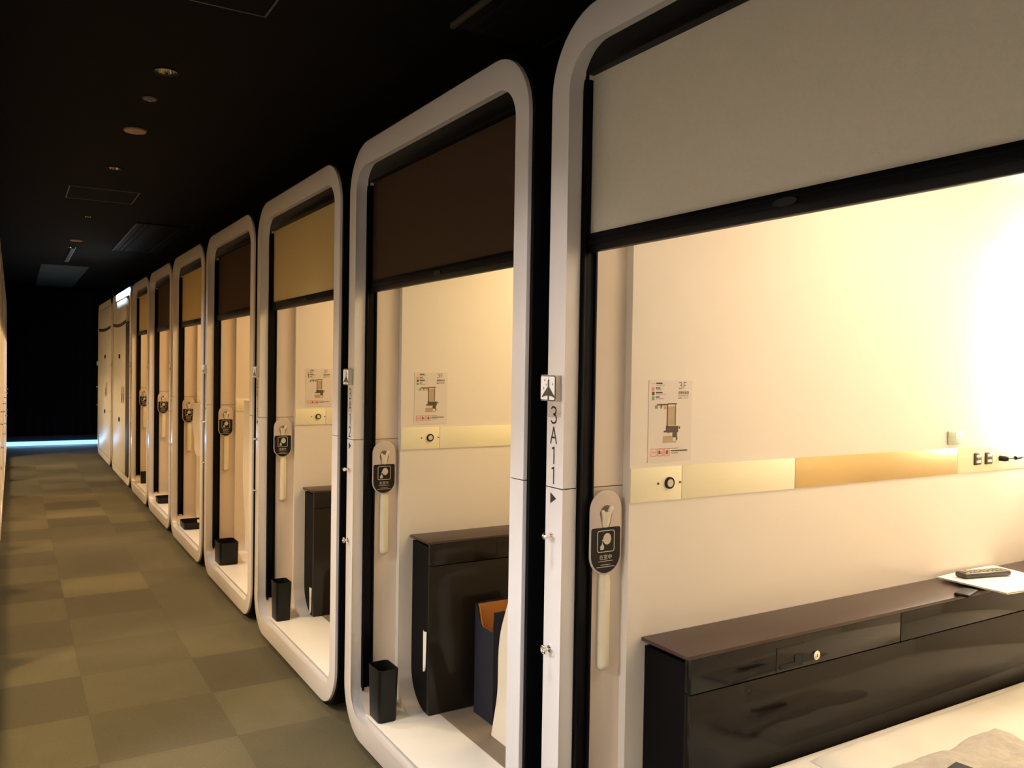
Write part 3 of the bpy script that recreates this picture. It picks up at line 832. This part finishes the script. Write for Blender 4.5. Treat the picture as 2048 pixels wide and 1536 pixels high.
wall((x0, y0), (x1, y0), lambda a: zt); wall((x1, y0), (x1, y1), lambda a: zt+.01); wall((x1, y1), (x0, y1), lambda a: zt+.004*math.sin(a*PI))
poly(bm, [(x0, y0, .1175), (x1, y0, .1175), (x1, y1, .1175), (x0, y1, .1175)])
bmesh.ops.remove_doubles(bm, verts=bm.verts[:], dist=.0005)
obj('bag_outside', bm, MBAGB, root, False)
bm = B(); e = .004
def wall2(p0, p1, zf):
    for k in range(n):
        a, b = k/n, (k+1)/n
        q0 = [p0[i]+(p1[i]-p0[i])*a for i in (0, 1)]; q1 = [p0[i]+(p1[i]-p0[i])*b for i in (0, 1)]
        poly(bm, [(*q0, .125), (*q1, .125), (*q1, zf(b)), (*q0, zf(a))])
e = .009
wall2((x0+e, y1-e), (x0+e, y0+e), lambda a: notch(a)-.003); wall2((x0+e, y0+e), (x1-e, y0+e), lambda a: zt-.002); wall2((x1-e, y0+e), (x1-e, y1-e), lambda a: zt+.006); wall2((x1-e, y1-e), (x0+e, y1-e), lambda a: zt-.002)
obj('bag_inside', bm, MBAGO, root, False)
# blanket slumping off the foot of the bed in 3A12
bm = B(); loops = []
nk = 30
for k in range(nk+1):
    t = k/nk; z = .118+.60*t
    yfar = 2.690-.085*min(1, t/.7)-(.055*(t-.7)/.3 if t > .7 else 0)+.006*math.sin(t*11)
    ins = .05*max(0, (t-.9)/.1)**2
    p = rrect(1.535+ins+.008*math.sin(t*8), 1.72, 2.02, yfar-ins, .03, 6)
    loops.append([(x+.008*math.sin(y*38+t*3)*(1 if x < 1.6 else 0), y, z) for x, y in p])
R = skin(bm, loops); bm.faces.new(R[0]); bm.faces.new(R[-1])
o = obj('blanket', bm, MSHEET); tag(o, 'beige blanket slumped to the floor beside the navy bag in 3A12', 'blanket')
# towels hanging at the openings of cabins four and five
def cloth(label, X, ya, yb, zt_, zb, rag=0):
    bm = B(); nx = 14; nzk = 20; g = []
    for i in range(nx+1):
        row = []
        for j in range(nzk+1):
            u, v = i/nx, j/nzk
            y = ya+(yb-ya)*u; z = zt_+(zb-zt_)*v+rag*math.sin(u*7)*v
            row.append((X+.010*math.sin(u*11+v*1.5)+.004*math.sin(v*9), y+.012*math.sin(v*5), z))
        g.append(row)
    for s in (0, .003):
        V = [[bm.verts.new((p[0]+s, p[1], p[2])) for p in r_] for r_ in g]
        for i in range(nx):
            for j in range(nzk): bm.faces.new((V[i][j], V[i+1][j], V[i+1][j+1], V[i][j+1]))
    o = obj('hanging_towel', bm, MSHEET); return tag(o, label, 'towel')
n4 = Ys[3]-CW
cloth('long pale towel hanging at the near edge of the fourth cabin', 1.262, n4+.18, n4+.60, 1.26, .32)
n5 = Ys[4]-CW
cloth('short pale cloth hanging at the near edge of the fifth cabin', 1.255, n5+.42, n5+.85, 1.17, .80, .05)

# ------------------------------------------------------------------ ceiling fixtures
def downlight(y, label, on=True):
    root = thing('downlight', label, 'ceiling light', (LX, y, CEIL), 0, 'corridor downlights')
    bm = B(); n = 36
    rim0 = [(.056*math.cos(2*PI*k/n), .056*math.sin(2*PI*k/n), -.002) for k in range(n)]
    rim1 = [(.048*math.cos(2*PI*k/n), .048*math.sin(2*PI*k/n), -.003) for k in range(n)]
    rim2 = [(.048*math.cos(2*PI*k/n), .048*math.sin(2*PI*k/n), .004) for k in range(n)]
    rim3 = [(.057*math.cos(2*PI*k/n), .057*math.sin(2*PI*k/n), .001) for k in range(n)]
    skin(bm, [rim3, rim0, rim1, rim2]); obj('rim', bm, MCEIL, root)
    bm = B(); loops = []
    for t in range(8):
        s = t/7; r = .047*(1-s*.55)**.9; z = .002+.075*s
        loops.append([((r*(1-.06*(k % 2)))*math.cos(2*PI*k/n), (r*(1-.06*(k % 2)))*math.sin(2*PI*k/n), z) for k in range(n)])
    skin(bm, loops); obj('reflector', bm, MREFL, root, False)
    bm = B(); bmesh.ops.create_uvsphere(bm, u_segments=16, v_segments=8, radius=.012)
    for v in bm.verts: v.co.z += .072
    obj('bulb', bm, mat('bulb_lit', (.9, .8, .6), .3, emis=CORR, estr=90), root)
    add_light('SPOT', 'downlight_beam', (0, 0, .045), CORR, CORR_W, root, size=.012, cone=math.radians(76), blend=1.0)
    return root
DLB = ['corridor downlight behind the camera', 'corridor downlight above the 3A11 cabin front', 'ribbed gold downlight nearest the camera on the black ceiling',
       'second visible downlight, beyond the beige ceiling disc', 'third visible downlight near the dark air vent',
       'far downlight just beyond the second beige ceiling disc', 'far downlight above the closed cream cabins', 'farthest downlight before the black curtain']
for y, l in zip(lightY, DLB): downlight(y, l)
def disc(name, y, r, label, cat, m, t=.012, x=LX):
    bm = B(); tube(bm, [(0, 0, .001), (0, 0, -t*.6), (0, 0, -t)], [r, r, r*.93], 32); tube(bm, [(0, 0, -t), (0, 0, -t-.004)], [r*.25, r*.2], 20)
    o = obj(name, bm, m); o.location = (x, y, CEIL); return tag(o, label, cat)
disc('ceiling_disc', 4.965, .058, 'flat beige disc on the ceiling between two downlights', 'smoke detector', MPLATE)
disc('ceiling_disc', 9.864, .062, 'far beige ceiling disc with bluish glint at its left', 'smoke detector', MPLATE)
root = thing('sprinkler', 'small dark sprinkler head between the nearest downlight and the beige disc', 'sprinkler', (.560, 4.338, CEIL))
bm = B(); tube(bm, [(0, 0, 0), (0, 0, -.006)], [.035, .030], 24); obj('escutcheon', bm, MGREY, root)
bm = B(); tube(bm, [(0, 0, -.004), (0, 0, -.012)], .010, 12); obj('sprinkler_head', bm, MPLATE, root)
def hatch(x0, x1, y0, y1, label):
    bm = B(); t = .006; h = .004
    for q in ((x0, x1, y0, y0+t), (x0, x1, y1-t, y1), (x0, x0+t, y0, y1), (x1-t, x1, y0, y1)): box(bm, q[0], q[1], q[2], q[3], CEIL-h, CEIL)
    root = thing('access_hatch', label, 'ceiling hatch', ((x0+x1)/2, (y0+y1)/2, CEIL))
    o = obj('hatch_frame', bm, MGREY, root); o.location = (-(x0+x1)/2, -(y0+y1)/2, -CEIL)
    bm = B(); box(bm, x0+t, x1-t, y0+t, y1-t, CEIL-.002, CEIL); o = obj('hatch_panel', bm, MCEIL, root); o.location = (-(x0+x1)/2, -(y0+y1)/2, -CEIL)
hatch(.30, .785, 2.58, 3.08, 'large thin framed hatch at the top edge of the ceiling')
hatch(.345, .815, 6.80, 7.32, 'small square hatch in the ceiling beyond the second downlight')
hatch(.30, .86, 7.62, 8.62, 'faint framed hatch around the third visible downlight') if False else None
def aircon(x0, x1, y0, y1, label):
    root = thing('air_vent', label, 'air vent', ((x0+x1)/2, (y0+y1)/2, CEIL))
    off = (-(x0+x1)/2, -(y0+y1)/2, -CEIL)
    bm = B(); box(bm, x0, x1, y0, y1, CEIL-.012, CEIL, .003); o = obj('vent_body', bm, MVENT, root); o.location = off
    bm = B(); box(bm, x0-.012, x0+.004, y0, y1, CEIL-.020, CEIL-.001, .002); o = obj('vent_trim', bm, MGREY, root); o.location = off
    for a in (x0+.05, x0+.10, x1-.09):
        bm = B(); box(bm, a, a+.010, y0+.03, y1-.03, CEIL-.022, CEIL-.010, .002); o = obj('vent_blade', bm, MVENT, root); o.location = off
aircon(.965, 1.42, 8.25, 10.40, 'long dark slotted air vent on the far ceiling')
aircon(1.385, 1.85, 1.1, 2.76, 'dark slotted air vent above the 3A12 cabin at the top edge')
bm = B(); box(bm, .32, .88, 12.6, 16.35, CEIL-.004, CEIL+.001); o = obj('ceiling_glow_patch', bm, mat('ceiling_glow_blue', (.05, .085, .11), .6, vary=(4, .05))); tag(o, 'cool glow on the black ceiling before the far curtain, as a paler sheet', 'glow patch')  # cool light on the ceiling, put in as a bluish sheet
# strip lamp added to throw a blue glow on the far cabin tops
root = thing('added_strip_lamp', 'added slim strip lamp on the far ceiling, casting cool light on the closed cream cabins', 'ceiling light', (.575, 11.25, CEIL))
bm = B(); box(bm, -.02, .02, -.75, .75, -.018, 0, .003); obj('added_lamp_housing', bm, MGREY, root)
bm = B(); box(bm, .018, .023, -.73, .73, -.016, -.003, .001); obj('added_lamp_lens', bm, mat('added_lens_lit', (.8, .9, 1), .3, emis=(.5, .7, 1), estr=.25), root)
dirv = Vector((D-.575, 0, -.42))
add_light('AREA', 'added_lamp_beam', (.026, 0, -.012), (.45, .68, 1), 9, root, rot=dirv.to_track_quat('-Z', 'X').to_euler(), sx=.02, sy=1.4, spread=math.radians(20))

# ------------------------------------------------------------------ far end
bm = B(); n = 260; pts = []
for k in range(n+1):
    x = -2.2+6.2*k/n; pts.append((x, 16.52+.025*math.sin(x*46)+.008*math.sin(x*19)))
L0 = [(x, y, .175) for x, y in pts]; L1 = [(x, y, CEIL-.02) for x, y in pts]; L2 = [(x, y+.006, CEIL-.02) for x, y in pts]; L3 = [(x, y+.006, .175) for x, y in pts]
skin(bm, [L0, L1, L2, L3, L0], close=False); bmesh.ops.remove_doubles(bm, verts=bm.verts[:], dist=1e-5)
o = obj('blackout_curtain', bm, MCURT); tag(o, 'black floor length curtain closing the far end of the corridor', 'curtain')
root = thing('light_strip', 'pale blue light strip along the floor under the black curtain', 'light strip', (.6, 16.50, 0))
bm = B(); box(bm, -2.0, 2.2, -.02, .02, .005, .078, .002); obj('strip_diffuser', bm, MBLUE, root)
bm = B(); box(bm, -2.0, 2.2, -.01, .06, .078, .172, .002); obj('strip_housing', bm, MBLUED, root)
add_light('AREA', 'strip_glow', (0, -.03, .05), COOL, 5, root, rot=(-PI/2, 0, 0), sx=1.4, sy=.06)
